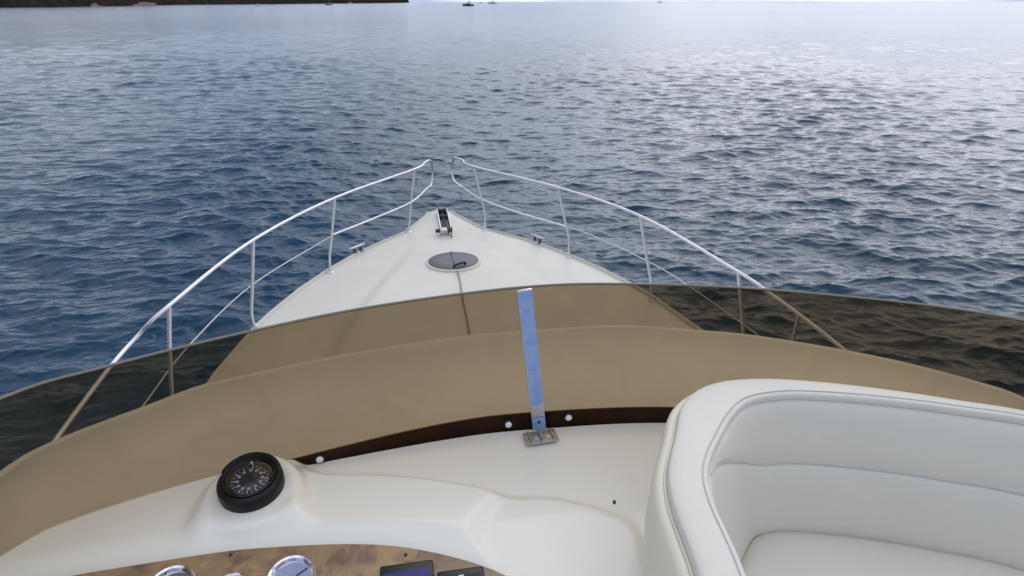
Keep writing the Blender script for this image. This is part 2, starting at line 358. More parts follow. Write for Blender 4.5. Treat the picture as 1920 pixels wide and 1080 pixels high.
# ------------------------------------------------------------------ boats at anchor far off
M['bhull'] = mat('white_boat_hull', (.75, .75, .75), .4); M['bdark'] = mat('dark_boat_hull', (.02, .025, .04), .4); M['bglass'] = mat('boat_window', (.02, .02, .025), .1); M['mast'] = mat('aluminium_mast', (.35, .35, .36), .4, .6)
def far_boat(px, py, L, heading, kind, label, dark=False):
    p = sea_pt(px, py); root = empty('sailing_boat' if kind == 'sail' else 'motor_boat', p); root.rotation_euler.z = heading
    tag(root, label, 'boat')
    B = L * .3; D = L * .12; rows = []
    for i in range(9):
        t = i / 8; y = (t - .5) * L; w = B / 2 * (1 - max(0, (t - .55) / .45) ** 2.2) * (.88 + .12 * min(t * 4, 1)); sh = D * (1 + .35 * t * t)
        rows.append([(-w, y, sh), (-w * .8, y, 0), (0, y, -.4), (w * .8, y, 0), (w, y, sh), (w * .9, y, sh), (0, y, sh * 1.02), (-w * .9, y, sh)])
    mb = MB().grid(rows, True); mb.f += [tuple(range(8)), tuple(range(64, 72))]
    mb.build('hull', M['bdark'] if dark else M['bhull'], root).location = (0, 0, 0)
    def part(name, b, m, bev=0):
        o = b.build(name, m, root, bevel=bev); o.location = (0, 0, 0)
    part('cabin', MB().prism([(-B * .33, -L * .22), (B * .33, -L * .22), (B * .3, L * .12), (B * .12, L * .24), (-B * .12, L * .24), (-B * .3, L * .12)], D, D * 1.9), M['bhull'], .05)
    for s in (-1, 1): part('window', MB().box((s * B * .335, -L * .06, D * 1.5), (.04, L * .26, D * .35)), M['bglass'])
    if kind == 'sail':
        part('mast', MB().tube([(0, L * .08, D), (0, L * .08, L * 1.25)], L * .012, 8), M['mast'])
        part('boom', MB().tube([(0, L * .08, D * 2.6), (0, -L * .32, D * 2.7)], L * .018, 8), M['bhull'])
    else:
        part('flybridge', MB().prism([(-B * .28, -L * .2), (B * .28, -L * .2), (B * .22, L * .05), (-B * .22, L * .05)], D * 2.35, D * 2.75), M['bdark'] if dark else M['bhull'], .05)
        part('roof', MB().box((0, -L * .1, D * 3.9), (B * .6, L * .25, D * .12)), M['bdark'])
        for sx in (-1, 1):
            for yy in (-.2, 0): part('roof_post', MB().tube([(sx * B * .25, L * yy, D * 1.9), (sx * B * .25, L * yy, D * 3.9)], .06, 6), M['mast'])
        part('mast', MB().tube([(0, -L * .1, D * 3.9), (0, -L * .1, D * 5.2)], .08, 6), M['mast'])
far_boat(483, 11.6, 6.5, 1.2, 'motor', 'small white boat lying off the middle of the dark headland')
far_boat(616, 9.6, 9, 1.35, 'motor', 'dark low boat off the right half of the headland', True)
far_boat(657, 6.9, 9, 1.5, 'motor', 'tiny white boat just right of the dark low boat')
far_boat(878, 11.0, 13, 1.2, 'motor', 'largest distant motor boat, dark and white, right of the headland tip', True)
far_boat(901, 6.2, 10, 1.6, 'motor', 'tiny distant boat between the two larger boats near mid horizon')
far_boat(923, 7.2, 19, 1.55, 'motor', 'white distant boat, rightmost of the cluster near mid horizon')
far_boat(1237, 5.4, 18, 1.5, 'motor', 'lone distant boat on the horizon well right of the others')

# ------------------------------------------------------------------ the yacht: hull and foredeck
XC = .47
yacht = tag(empty('motor_yacht', (XC, 0, 0)), 'white motor yacht seen from its flybridge, bow pointing out to sea', 'yacht')
HY = [-6.0, 0.0, 3.0, 4.45, 5.2, 5.45, 5.95, 6.4, 6.8, 7.05, 7.45, 7.8, 8.0, 8.15, 8.22]
HB = [2.05, 2.15, 2.12, 1.96, 1.80, 1.72, 1.52, 1.285, 1.03, .83, .47, .31, .215, .17, .05]
def half(y): return float(np.interp(y, HY, HB))
def zedge(y): return EYE - 2.56 + .015 * max(0, (y - 4) / 4) ** 1.5
TY = [-6, 3.0, 4.75, 5.5, 6.7, 7.35, 8.3]; TB = [1.45, 1.38, 1.08, .88, .46, .18, .04]
def sstep(a, b, x):
    t = min(max((x - a) / (b - a), 0), 1); return t * t * (3 - 2 * t)
def deckz(x, y):
    u = abs(x - XC); hb = half(y); tb = float(np.interp(y, TY, TB)); rise = .055 * sstep(7.5, 5.0, y) + .45 * sstep(4.0, 2.6, y)
    z = zedge(y) + .03 * (1 - min(u / max(hb, .01), 1) ** 2)
    return z + rise * sstep(tb + .05, tb - .10, u) * (1 + .10 * (1 - min(u / max(tb, .05), 1) ** 2))
def build_foredeck():
    ys = np.concatenate([np.linspace(2.5, 7.0, 70), np.linspace(7.04, 8.22, 34)]); rows = []
    us = np.linspace(-1, 1, 121)
    for y in ys:
        hb = half(y); row = []
        w = min(.035, hb * .3)
        for u in us: row.append((XC + u * (hb - w), y, deckz(XC + u * (hb - w), y)))
        z = zedge(y)
        pre = [(XC - hb - .015, y, z - .12), (XC - hb - .012, y, z - .01), (XC - hb, y, z + .022), (XC - hb + w * .55, y, z + .028), (XC - hb + w * .95, y, z + .008)]
        post = [(2 * XC - p[0], p[1], p[2]) for p in pre[::-1]]
        rows.append(pre + row + post)
    MB().grid(rows).build('foredeck', M['deck'], yacht, angle=60)
build_foredeck()
def build_hull():
    ys = np.concatenate([np.linspace(-6, 7, 40), np.linspace(7.05, 8.22, 22)]); rows = []
    for y in ys:
        hb = half(y) + .012; z = zedge(y) - .10; row = []
        for k in range(10):
            t = k / 9; flare = 1 - .55 * t ** 1.2 * max(0, min(1, (y - 1) / 6)); yy = y - 1.5 * t * max(0, (y - 5.5) / 2.7) ** 2
            row.append((XC - hb * flare, yy, z * (1 - t) - .4 * t))
        rows.append(row + [(2 * XC - p[0], p[1], p[2]) for p in row[::-1]])
    mb = MB().grid(rows); n = 20; mb.f += [tuple(range(n))]
    mb.f += [tuple((len(ys) - 1) * n + k for k in range(n))]
    mb.build('hull', M['hullm'], yacht)
    for s in (-1, 1):
        P = [(XC + s * (half(y) + .03), y, zedge(y) - .16) for y in ys]; MB().tube(P, .028, 8).build('rubbing_strake', M['bead'], yacht)
    # side decks, aft deck and cabin sides
    mb = MB()
    ysd = np.linspace(-6, 2.52, 18)
    mb.grid([[(XC - half(y) - .01, y, zedge(y) - .02), (XC - half(y) + .03, y, zedge(y)), (XC + half(y) - .03, y, zedge(y)), (XC + half(y) + .01, y, zedge(y) - .02)] for y in ysd]).build('side_deck', M['deck'], yacht)
    prof = [(1.62, 2.75, 1.8), (1.5, 2.35, 2.68), (1.5, -4, 2.68), (1.62, -4.2, 1.6)]
    mb = MB(); mb.grid([[(XC - x, y, z) for x, y, z in prof], [(XC - x * .6, y + (.35 if i < 2 else 0), z + .02) for i, (x, y, z) in enumerate(prof)], [(XC + x * .6, y + (.35 if i < 2 else 0), z + .02) for i, (x, y, z) in enumerate(prof)], [(XC + x, y, z) for x, y, z in prof]])
    for s in (-1, 1): mb.grid([[(XC + s * x, y, 1.6), (XC + s * x, y, z)] for x, y, z in prof])
    mb.build('cabin', M['hullm'], yacht)
build_hull()

# ------------------------------------------------------------------ guard rails
def stanchion_pts(top, mids, base):
    b = at(*base, 2.53); P = [at_y(*top, b.y)] + [at_y(*m, b.y) for m in mids]
    return P + [Vector((b.x, b.y, deckz(b.x, b.y)))]
def rail_side(name, label, st, extra_low, front, aft, mid, wirepts, basehid):
    g = empty(name); g.parent = yacht; g.location = -world_loc(yacht); g['label'] = label
    tops = []
    for s in st:
        P = stanchion_pts(*s); tops.append(P[0])
        MB().tube(resample(catmull(P, 8), 20), .0135, 10).build('stanchion', M['steel'], g)
        b = P[-1]; MB().lathe([(.036, 0), (.036, .008), (.024, .016), (.019, .05), (.0135, .052)], Matrix.Translation(b + Vector((0, 0, -.003))), 20).build('stanchion_base', M['steel'], g)
    fr = [at_y(px, py, y) for px, py, y in front]; af = [at_y(px, py, y) for px, py, y in aft]
    T = af + tops[::-1] + fr
    MB().tube(catmull(T, 10), .0128, 12).build('top_rail', M['steel'], g)
    MB().tube(catmull([at_y(px, py, y) for px, py, y in mid], 8), .0105, 10).build('middle_rail', M['steel'], g)
    MB().tube(catmull([at_y(px, py, y) for px, py, y in wirepts], 6), .0046, 8).build('lifeline', M['wire'], g)
    return g, tops
# left-hand rail
gL, tL = rail_side('guard_rail', 'stainless bow rail along the left edge of the foredeck',
    [((778, 317), [(771, 378)], (766, 433)), ((628, 371), [(622, 440), (618, 482)], (619, 507)), ((475, 450), [(473, 540), (472, 592)], (480, 613)), ((317, 573), [(318, 655)], (322, 762))], None,
    [(796, 305, 7.85), (804, 301, 8.05), (809, 305, 8.2), (811, 322, 8.3), (809, 345, 8.25), (803, 351, 8.1)],
    [(88, 852, 3.0), (115, 810, 3.18), (205, 690, 3.62), (258, 630, 3.92)],
    [(803, 351, 8.1), (771, 379, 7.43), (700, 410, 6.9), (622, 441, 6.4)],
    [(622, 442, 6.4), (599, 456, 6.2), (473, 534, 5.2), (356, 646, 4.45), (277, 749, 3.9), (240, 800, 3.6)], None)
gR, tR = rail_side('guard_rail', 'stainless bow rail along the right edge of the foredeck',
    [((887, 312), [(905, 382), (910, 408)], (909, 428)), ((1045, 351), [(1062, 425), (1067, 448)], (1066, 478)), ((1200, 405), [(1213, 485), (1220, 524)], (1222, 558)), ((1384, 510), [(1390, 580)], (1397, 655))], None,
    [(868, 301, 7.85), (858, 297, 8.05), (851, 298, 8.2), (847, 315, 8.3), (851, 338, 8.25), (868, 352, 8.1)],
    [(1690, 745, 2.9), (1570, 646, 3.25), (1497, 589, 3.55), (1440, 548, 3.85)],
    [(868, 352, 8.1), (903, 374, 7.45), (970, 398, 6.95), (1062, 425, 6.38)],
    [(1062, 425, 6.38), (1100, 437, 6.1), (1213, 489, 5.17), (1290, 535, 4.75), (1410, 620, 4.2), (1450, 655, 3.95)], None)
b = at_y(1497, 590, 3.55); MB().tube([b, at_y(1488, 630, 3.6), at_y(1480, 690, 3.7)], .0125, 10).build('stanchion', M['steel'], gR)
a = at_y(805, 350, 8.12); c = at_y(868, 350, 8.1); MB().tube([a, a.lerp(c, .5) - Vector((0, 0, .012)), c], .006, 8).build('gate_wire', M['wire'], yacht)

# ------------------------------------------------------------------ deck fittings
def cleat(px, py, px2, py2):
    a = at(px, py, 2.5); b = at(px2, py2, 2.5); d = (b - a); mid = (a + b) / 2; s = -1 if mid.x < XC else 1
    mid.x = XC + s * (half(mid.y) + .0); z = zedge(mid.y) + .02; d = Vector((d.x, d.y, 0)).normalized()
    g = empty('mooring_cleat', (0, 0, 0)); g.parent = yacht; g.location = Vector((mid.x, mid.y, z)) - world_loc(yacht)
    for k in (-.045, .045): MB().lathe([(.03, 0), (.016, .012), (.014, .055)], Matrix.Translation(d * k), 14).build('post', M['darkmetal'], g).location = (0, 0, 0)
    P = [d * t + Vector((0, 0, .06 + .012 * (abs(t) / .15) ** 2)) for t in np.linspace(-.12, .12, 13)]
    MB().tube(P, [.007 + .009 * (1 - (t / 6) ** 2) for t in range(-6, 7)], 10).build('horn', M['steelw'], g).location = (0, 0, 0)
cleat(672, 473, 706, 459); cleat(982, 444, 1008, 455)

hc = at(850, 487, 2.46); hc.z = deckz(hc.x, hc.y)
ha = empty('deck_hatch', (0, 0, 0)); ha.parent = yacht; ha.location = hc - world_loc(yacht); ha['label'] = 'round smoked deck hatch with a pale rim on the foredeck'
slope = math.atan((deckz(hc.x, hc.y + .3) - deckz(hc.x, hc.y - .3)) / .6); HM = Matrix.Rotation(slope, 4, 'X')
def hp(name, mb, m, **k): o = mb.build(name, m, ha, **k); o.location = (0, 0, 0); return o
hp('rim', MB().lathe([(.287, -.03), (.285, .012), (.280, .020), (.270, .024), (.262, .022), (.262, .0)], HM, 64), M['deck'])
hp('lens', MB().lathe([(.2615, .012), (.2615, .026), (.255, .030), (.12, .036), (0, .038)], HM, 64), M['smoke'])
hp('centre_bar', MB().box((0, .03, .040), (.022, .42, .01), HM.to_3x3()), M['black'], bevel=.002)
hp('handle', MB().tube([HM @ Vector(p) for p in ((-.02, -.235, .04), (.0, -.235, .06), (.06, -.20, .065), (.10, -.17, .06), (.11, -.165, .04))], .014, 8), M['black'])

rope_px = [(857, 503), (859, 512), (863, 530), (866, 552), (871, 577), (876, 601), (880, 625)]
RP = []
for px, py in rope_px:
    p = at(px, py, 2.47)
    for _ in range(4): p = at(px, py, EYE - deckz(p.x, p.y) - .009)
    RP.append(p)
RP = catmull(RP, 6)
tag(MB().tube(RP, .0065, 8).build('deck_rope', M['rope'], origin=RP[0]), 'thin grey rope running aft along the foredeck from the round hatch', 'rope')

# bow roller and windlass
wp = at(833, 440, 2.52); wp.z = deckz(wp.x, wp.y)
br = empty('bow_roller', (0, 0, 0)); br.parent = yacht
y0 = at(838, 432, 2.52).y; y1 = 8.06; zb = zedge(7.9) + .028; br.location = Vector((XC + .02, 0, zb)) - world_loc(yacht); br['label'] = 'dark stainless anchor roller channel at the bow tip'
def bp_(name, mb, m, **k): o = mb.build(name, m, br, **k); o.location = (0, 0, 0)
bp_('channel_floor', MB().box((0, (y0 + y1) / 2, .012), (.11, y1 - y0, .012)), M['darkmetal'], bevel=.002)
for s in (-1, 1): bp_('cheek', MB().prism([(y0, 0), (y1, 0), (y1 + .03, .045), (y1 - .10, .075), (y0 + .2, .045), (y0, .03)], -.005, .005, Matrix.Translation((s * .062, 0, .01)) @ Matrix(((0, 0, 1, 0), (1, 0, 0, 0), (0, 1, 0, 0), (0, 0, 0, 1)))), M['steel'])
bp_('roller', MB().tube([(-.05, y1 - .05, .04), (-.02, y1 - .05, .04), (.02, y1 - .05, .04), (.05, y1 - .05, .04)], [.04, .028, .028, .04], 18), M['rubber'])
bp_('roller', MB().tube([(-.05, y0 + .42, .03), (.05, y0 + .42, .03)], .03, 16), M['rubber'])
ch = MB(); k = 0; y = y0 - .12
while y < y1 - .08:
    P = []
    for i in range(13):
        a = 2 * math.pi * i / 12; lx, ly = .014 * math.cos(a), .024 * math.sin(a) + .0
        P.append((XC + .02 + (lx if k % 2 else 0), y + ly, zb + .034 + (0 if k % 2 else lx)))
    ch.tube(P, .0055, 6, cap=False); y += .036; k += 1
tag(ch.build('anchor_chain', M['darkmetal'], origin=(XC + .02, y0, zb + .02)), 'dark anchor chain lying in the roller channel at the bow', 'chain')
wl_ = tag(empty('anchor_windlass', wp), 'small grey windlass behind the anchor roller on the foredeck', 'windlass'); wl_.scale = (.72,) * 3
def wpart(name, mb, m, **k): o = mb.build(name, m, wl_, **k); o.location = (0, 0, 0)
wpart('base_plate', MB().box((.0, 0, .01), (.20, .24, .02)), M['steel'], bevel=.006)
wpart('gearbox', MB().box((-.01, -.02, .065), (.13, .15, .09)), M['steelw'], bevel=.02, seg=3)
wpart('gypsy_drum', MB().tube([(.06, -.02, .075), (.075, -.02, .075), (.09, -.02, .075), (.115, -.02, .075), (.13, -.02, .075)], [.055, .055, .035, .035, .055], 20), M['darkmetal'])
wpart('capstan', MB().tube([(-.07, -.02, .075), (-.095, -.02, .075), (-.125, -.02, .075), (-.14, -.02, .075)], [.045, .028, .028, .045], 20), M['black'])
wpart('release_lever', MB().tube([(.09, -.06, .08), (.10, -.17, .06), (.105, -.24, .03)], .010, 8), M['darkmetal'])

# ------------------------------------------------------------------ flybridge: brow, windscreen, moulding
S = 1.25; HB0 = .80 * S; Z0 = EYE - HB0
base_px = [(0, 1060), (130, 992), (380, 915), (600, 868), (850, 822), (1000, 805), (1240, 793)]
base = [at(px, py, HB0) for px, py in base_px]
top_px = [(0, 751), (200, 690), (450, 628), (700, 577), (985, 540), (1200, 535), (1500, 550), (1920, 603)]
HT = .47 * S; topc = [at(px, py, HT) for px, py in top_px]
base = [Vector((-1.22, .42, Z0)), Vector((-1.03, .80, Z0))] + base + [Vector((.98, 1.185, Z0)), Vector((1.30, .99, Z0)), Vector((1.56, .68, Z0)), Vector((1.72, .25, Z0))]
topc = [Vector((-1.02, .38, EYE - HT)), Vector((-.85, .74, EYE - HT))] + topc + [Vector((1.46, .60, EYE - HT)), Vector((1.60, .2, EYE - HT))]
NB = 120
bc = resample(catmull(base, 12), NB); tcv = resample(catmull(topc, 12), NB)
bx_ = np.array([p.x for p in bc]); by_ = np.array([p.y for p in bc])
# brow
edge_px = [(0, 867), (110, 811), (277, 749), (375, 713), (480, 689), (640, 657), (860, 623), (1059, 607), (1172, 602), (1302, 611), (1411, 621), (1574, 647), (1715, 676), (1860, 715), (1920, 736)]
HE = 1.40; edge = [at(px, py, HE) for px, py in edge_px]
ZE = EYE - HE
edge = [Vector((-1.52, .6, ZE)), Vector((-1.50, 1.3, ZE)), Vector((-1.45, 1.70, ZE))] + edge + [Vector((2.42, 1.45, ZE)), Vector((2.46, 1.0, ZE)), Vector((2.46, .5, ZE))]
ec = resample(catmull(edge, 10), NB)
def outward(cv):
    out = []
    for i in range(len(cv)):
        t = (cv[min(i + 1, len(cv) - 1)] - cv[max(i - 1, 0)]); out.append(Vector((-t.y, t.x, 0)).normalized())
    return out
eo = outward(ec); bo = outward(bc)
def build_brow():
    rows = []
    rows.append([p + o * -.03 + Vector((0, 0, -.004)) for p, o in zip(bc, bo)])
    for t in np.linspace(0, 1, 40):
        row = []
        for i in range(NB):
            p0 = bc[i] + bo[i] * .012 + Vector((0, 0, -.035)); p1 = ec[i] - eo[i] * .08 + Vector((0, 0, .012)); p = p0.lerp(p1, t)
            p.z += .045 * math.sin(math.pi * t) * (.6 + .4 * t) - .15 * math.exp(-t / .16) * min(1, t * 14); row.append(p)
        rows.append(row)
    for a in np.linspace(.25, 2.2, 9):
        rows.append([e - o * .08 + Vector((0, 0, .012)) + o * .08 * math.sin(a) + Vector((0, 0, .08 * (math.cos(a) - 1))) for e, o in zip(ec, eo)])
    rows.append([e - o * .3 + Vector((0, 0, -.13)) for e, o in zip(ec, eo)])
    MB().grid(rows).build('flybridge_brow', M['brow'], yacht, angle=70)
build_brow()

ws = empty('windscreen'); ws.parent = yacht; ws.location = -world_loc(yacht); ws['label'] = 'low curved bronze tinted windscreen in front of the helm'
def build_screen():
    th = .008; rows = []; nv = 10; wo_ = outward(tcv); lo = [p + Vector((0, 0, -.03)) for p in bc]
    def pt(i, v, off):
        p = lo[i].lerp(tcv[i], v); o = bo[i].lerp(wo_[i], v); return p + o * (off + .02 * math.sin(math.pi * v))
    for v in np.linspace(0, 1, nv): rows.append([pt(i, v, 0) for i in range(NB)])
    for v in np.linspace(1, 0, nv): rows.append([pt(i, v, th) for i in range(NB)])
    rows.append(rows[0])
    mb = MB().grid(rows); mb.build('panel', M['tint'], ws, angle=50)
    MB().tube([pt(i, 1, th / 2) + Vector((0, 0, .001)) for i in range(NB)], .003, 8).build('top_edge_highlight', M['bead'], ws)  # pale bead: light caught along the sheet's rim, put into its colour
    # dark strip: shade where the sheet overlaps the coaming, put into colour
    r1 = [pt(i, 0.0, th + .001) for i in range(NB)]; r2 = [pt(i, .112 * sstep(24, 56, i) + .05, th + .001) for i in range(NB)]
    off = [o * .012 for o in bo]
    MB().grid([r1, r2, [p + q + Vector((0, 0, -.006)) for p, q in zip(r2, off)], [p + q for p, q in zip(r1, off)]]).build('overlap_shade_strip', M['gasket'], ws)
    return pt
spt = build_screen()
def screen_hit(px, py):                  # nearest point of the screen's inner face to that sight line
    d = ray(px, py).normalized(); best = None; eye = Vector((0, 0, EYE))
    for i in range(NB - 1):
        for v in np.linspace(0, 1, 60):
            for w in (0, .25, .5, .75):
                p = spt(i, v, 0).lerp(spt(i + 1, v, 0), w); q = p - eye; e = (q - d * q.dot(d)).length
                if best is None or e < best[0]: best = (e, p, i, v)
    return best
def frame(o_, n_, upv=Vector((0, 0, 1))):
    n_ = n_.normalized(); r_ = upv.cross(n_).normalized(); u_ = n_.cross(r_)
    return Matrix(((r_.x, u_.x, n_.x, o_.x), (r_.y, u_.y, n_.y, o_.y), (r_.z, u_.z, n_.z, o_.z), (0, 0, 0, 1)))
for px, py in ((601, 860), (951, 793), (1064, 780), (1390, 800)):
    e_, p, i, v = screen_hit(px, py); n_ = -bo[i]; Fm = frame(p + n_ * .001, n_)
    w = MB().lathe([(.0125, 0), (.0125, .003), (.0095, .0045), (0, .0045)], Fm, 20).build('screw_washer', M['rubber'], ws)
    MB().lathe([(.0082, .0045), (.0082, .007), (.006, .0095), (0, .0105)], Fm, 20).build('screw_cap', M['cap'], ws)

# support strut with blue film
p0 = screen_hit(1008, 800)[1]; p1 = screen_hit(984, 541)[1]
i0 = screen_hit(1008, 800)[2]; nn = -bo[i0]
su = (p1 - p0).normalized(); sr = nn.cross(su).normalized() * -1; sn = su.cross(sr).normalized()
if sn.dot(nn) < 0: sn = -sn
SM = Matrix(((sr.x, su.x, sn.x), (sr.y, su.y, sn.y), (sr.z, su.z, sn.z)))
Ls = (p1 - p0).length; WS = .034
def stp(u, off=.0): return p0 + su * u + sn * (.007 + off + .02 * 0)
MB().box(stp(Ls / 2 - .002, -.001 - .0), (WS, Ls + .004, .006), SM).build('support_strut', M['steel'], ws, bevel=.001)
bowv = lambda u: 0
MB().box(stp(Ls * .59, .0035), (WS * .97, Ls * .80, .001), SM).build('protective_film', M['blue'], ws)['label'] = 'blue protective film on the metal strut'
MB().box(stp(Ls * .045, .0035), (WS * .97, Ls * .09, .001), SM).build('protective_film', M['blue'], ws)
MB().lathe([(.004, .0), (.004, .002), (0, .003)], frame(stp(Ls * .055, .004), sn), 14).build('strut_screw', M['needle'], ws)
for t in (.31, .47, .66, .87):
    mk = MB()
    for a, b2, w_, h_ in ((-.006, 0, .004, .010), (.0, .003, .006, .003), (.006, -.001, .003, .009), (.001, -.004, .005, .0025)):
        mk.box(stp(Ls * t + b2, .0043) + sr * a, (w_, h_, .0004), SM)
    mk.build('film_print', M['bluemark'], ws)

# ---- helm moulding as one continuous surface
def plan(pts, h): return [(at(px, py, h).x, at(px, py, h).y) for px, py in pts]
PS = math.radians(12); pP = at(640, 1024, .986)
def panel_hit(px, py):
    d = ray(px, py); n = Vector((0, -math.sin(PS), math.cos(PS))); t = (pP - Vector((0, 0, EYE))).dot(n) / d.dot(n); return Vector((0, 0, EYE)) + d * t
def sdf(X, Y, poly):
    P = np.array(poly); Dm = np.full(X.shape, 1e9); ins = np.zeros(X.shape, bool)
    for (ax, ay), (bx, by) in zip(P, np.roll(P, -1, 0)):
        ex, ey = bx - ax, by - ay; wx, wy = X - ax, Y - ay; t = np.clip((wx * ex + wy * ey) / (ex * ex + ey * ey + 1e-12), 0, 1)
        Dm = np.minimum(Dm, np.hypot(wx - ex * t, wy - ey * t))
        c = ((ay > Y) != (by > Y)) & (X < (bx - ax) * (Y - ay) / ((by - ay) + 1e-12) + ax); ins ^= c
    return np.where(ins, Dm, -Dm)
def chaikin(P, n=3):
    for _ in range(n):
        Q = []
        for (ax, ay), (bx, by) in zip(P, P[1:] + P[:1]): Q += [(ax * .75 + bx * .25, ay * .75 + by * .25), (ax * .25 + bx * .75, ay * .25 + by * .75)]
        P = Q
    return P
def ss(a, b, x):
    t = np.clip((x - a) / (b - a), 0, 1); return t * t * (3 - 2 * t)
arch_px = [(-260, 1180), (-60, 1122), (60, 1100), (150, 1080), (290, 1057), (430, 1036), (540, 1027), (640, 1023), (720, 1025), (790, 1034), (860, 1050), (910, 1066), (945, 1081), (985, 1108), (1010, 1145), (1015, 1200), (1000, 1290), (-260, 1360)]
arch3 = [panel_hit(*p) for p in arch_px]
def build_moulding():
    nx, ny = 420, 240
    xs = np.linspace(-1.16, 1.66, nx); yb = np.interp(xs, bx_, by_)
    ya = .30; vv = np.linspace(0, 1, ny)
    X = np.repeat(xs[None, :], ny, 0); Y = ya + (yb[None, :] - ya) * vv[:, None]
    Z = np.full(X.shape, Z0)
    # console block
    crest = plan([(591, 884), (700, 883), (779, 888), (886, 903), (958, 921), (1020, 918), (1078, 927), (1150, 944), (1189, 961), (1215, 999), (1240, 1080), (1270, 1240), (1290, 1500)], HB0 - .018)
    block = crest + [(.45, -.2), (-2, -.2), (-2, 1.0), (-1.6, 1.6), (-.5, 1.9), (-.30, 1.6), (-.29, 1.30)]
    d = sdf(X, Y, chaikin(block, 2)); pass
    hood = plan([(600, 840), (700, 840), (779, 850), (886, 870), (975, 905), (905, 978), (925, 1020), (985, 1100), (1030, 1250), (1000, 1500), (-800, 1500), (-700, 1250), (-140, 1030), (100, 930), (350, 872), (500, 842), (560, 838)], HB0 - .03)
    d4 = sdf(X, Y, [(p.x, p.y) for p in arch3])
    d2 = sdf(X, Y, chaikin(hood, 2)); Z += ss(-.006, .024, d) * (.011 + .018 * np.minimum(ss(0, .05, d2), ss(-.005, .07, -d4)))
    Z -= .20 * np.maximum(0, np.sqrt((pP.y + .02 - Y) ** 2 + .0009) * .5 + (pP.y + .02 - Y) * .5) * ss(.62, .40, X)
    pod = plan([(322, 1012), (360, 950), (402, 900), (440, 866), (520, 856), (565, 874), (606, 965), (640, 1060), (300, 1070)], HB0 - .03)
    d3 = sdf(X, Y, chaikin(pod)); podz = .050 * ss(-.002, .06, d3) * ss(1.02, 1.15, Y); Z = np.maximum(Z, Z) + podz
    # flat seat for the compass
    cp = compass_pos; n = compass_n; rr = np.hypot(X - cp.x, Y - cp.y); zp = cp.z - ((X - cp.x) * n.x + (Y - cp.y) * n.y) / n.z
    k = ss(.115, .088, rr); Z = Z * (1 - k) + zp * k
    for _ in range(2):
        Z[1:-1] = (Z[:-2] + 2 * Z[1:-1] + Z[2:]) / 4; Z[:, 1:-1] = (Z[:, :-2] + 2 * Z[:, 1:-1] + Z[:, 2:]) / 4
    # sunken slope that carries the instrument panel
    pl = pP.z - .003 + (Y - pP.y) * math.tan(PS); lim = pl + np.maximum(0, -d4 - .006) * 2.2
    kk = .004; hh = np.clip(.5 + .5 * (lim - Z) / kk, 0, 1); Z = lim * (1 - hh) + Z * hh - kk * hh * (1 - hh) * .6
    rows = [[(X[j, i], Y[j, i], Z[j, i]) for i in range(nx)] for j in range(ny)]
    rows = [[(p[0], p[1] - .02, EYE - 1.75) for p in rows[0]]] + rows
    MB().grid(rows).build('helm_moulding', M['gel'], yacht, angle=80)
compass_n = Vector((-.02, -.13, .98)).normalized(); compass_pos = at(473, 914, .945)
build_moulding()
ZF = EYE - 1.75
MB().box((.25, -1.2, ZF - .02), (3.1, 3.2, .04)).build('flybridge_floor', M['deck'], yacht)
for s, cv in ((-1, bc[0]), (1, bc[-1])):
    MB().box((cv.x, cv.y - 1.6, (Z0 + ZF) / 2 - .02), (.12, 3.2, Z0 - ZF)).build('flybridge_side', M['gel'], yacht, bevel=.03, seg=3)

# hinge plate under the strut
hg = at(1015, 823, HB0 - .004); hgM = Matrix.Rotation(math.radians(4), 3, 'Z')
hin = empty('hinge_plate'); hin.parent = ws; hin.location = hg - world_loc(ws)
hl = [(-.026, .022), (0.0, .018), (.026, .022)]
def hpart(name, mb, m, **k): o = mb.build(name, m, ws, **k); o.location = hg - world_loc(ws)
bpy.data.objects.remove(hin)
hpart('hinge_leaf', MB().box((-.001, 0, .006), (.082, .046, .004), hgM), M['steelw'], bevel=.001)
for xx in (-.029, 0.0, .029):
    hpart('hinge_knuckle', MB().tube([hgM @ Vector((xx, -.022, .0085)), hgM @ Vector((xx, .022, .0085))], .0042 if xx else .0062, 12), M['steelw'])
for xx in (-.015, .015): hpart('hinge_screw', MB().lathe([(.005, .008), (.005, .0095), (0, .011)], Matrix.Translation(hgM @ Vector((xx, -.004, 0))), 12), M['steel'])
sp_ = at(1152, 941, HB0 - .028); MB().lathe([(.0035, -.004), (.0035, .002), (0, .003)], Matrix.Translation(sp_), 12).build('moulding_screw', M['needle'], yacht)

# ------------------------------------------------------------------ instrument panel
PMx = Matrix(((1, 0, 0, pP.x), (0, math.cos(PS), -math.sin(PS), pP.y), (0, math.sin(PS), math.cos(PS), pP.z), (0, 0, 0, 1)))
PI_ = PMx.inverted()
def loc2(px, py): q = PI_ @ panel_hit(px, py); return q.x, q.y
ap = [Vector((*loc2(*p), 0)) for p in arch_px]
apc = catmull(ap, 5); cx_ = sum(p.x for p in apc) / len(apc); cy_ = sum(p.y for p in apc) / len(apc)
ip = tag(empty('instrument_panel', pP), 'mottled brown burl instrument panel at the helm', 'panel')
def ipart(name, mb, m, parent=ip, **k): o = mb.build(name, m, parent, **k); o.location = Vector((0, 0, 0)); o.matrix_parent_inverse = Matrix(); o.data.transform(Matrix.Translation(-world_loc(parent))); return o
ipart('board', MB().prism([(p.x, p.y) for p in apc], .0, .006, PMx), M['panelm'], bevel=.0012)
ipart('gasket', MB().prism([(p.x + (p.x - cx_) * .004, p.y + (p.y - cy_) * .012) for p in apc], -.004, .0035, PMx), M['gasket'])
for px, py in ((434, 1044), (761, 1044)):
    x, y = loc2(px, py); ipart('panel_screw', MB().lathe([(.0034, .006), (.0034, .008), (.0015, .009), (0, .008)], PMx @ Matrix.Translation((x, y, 0)), 14), M['darkmetal'])
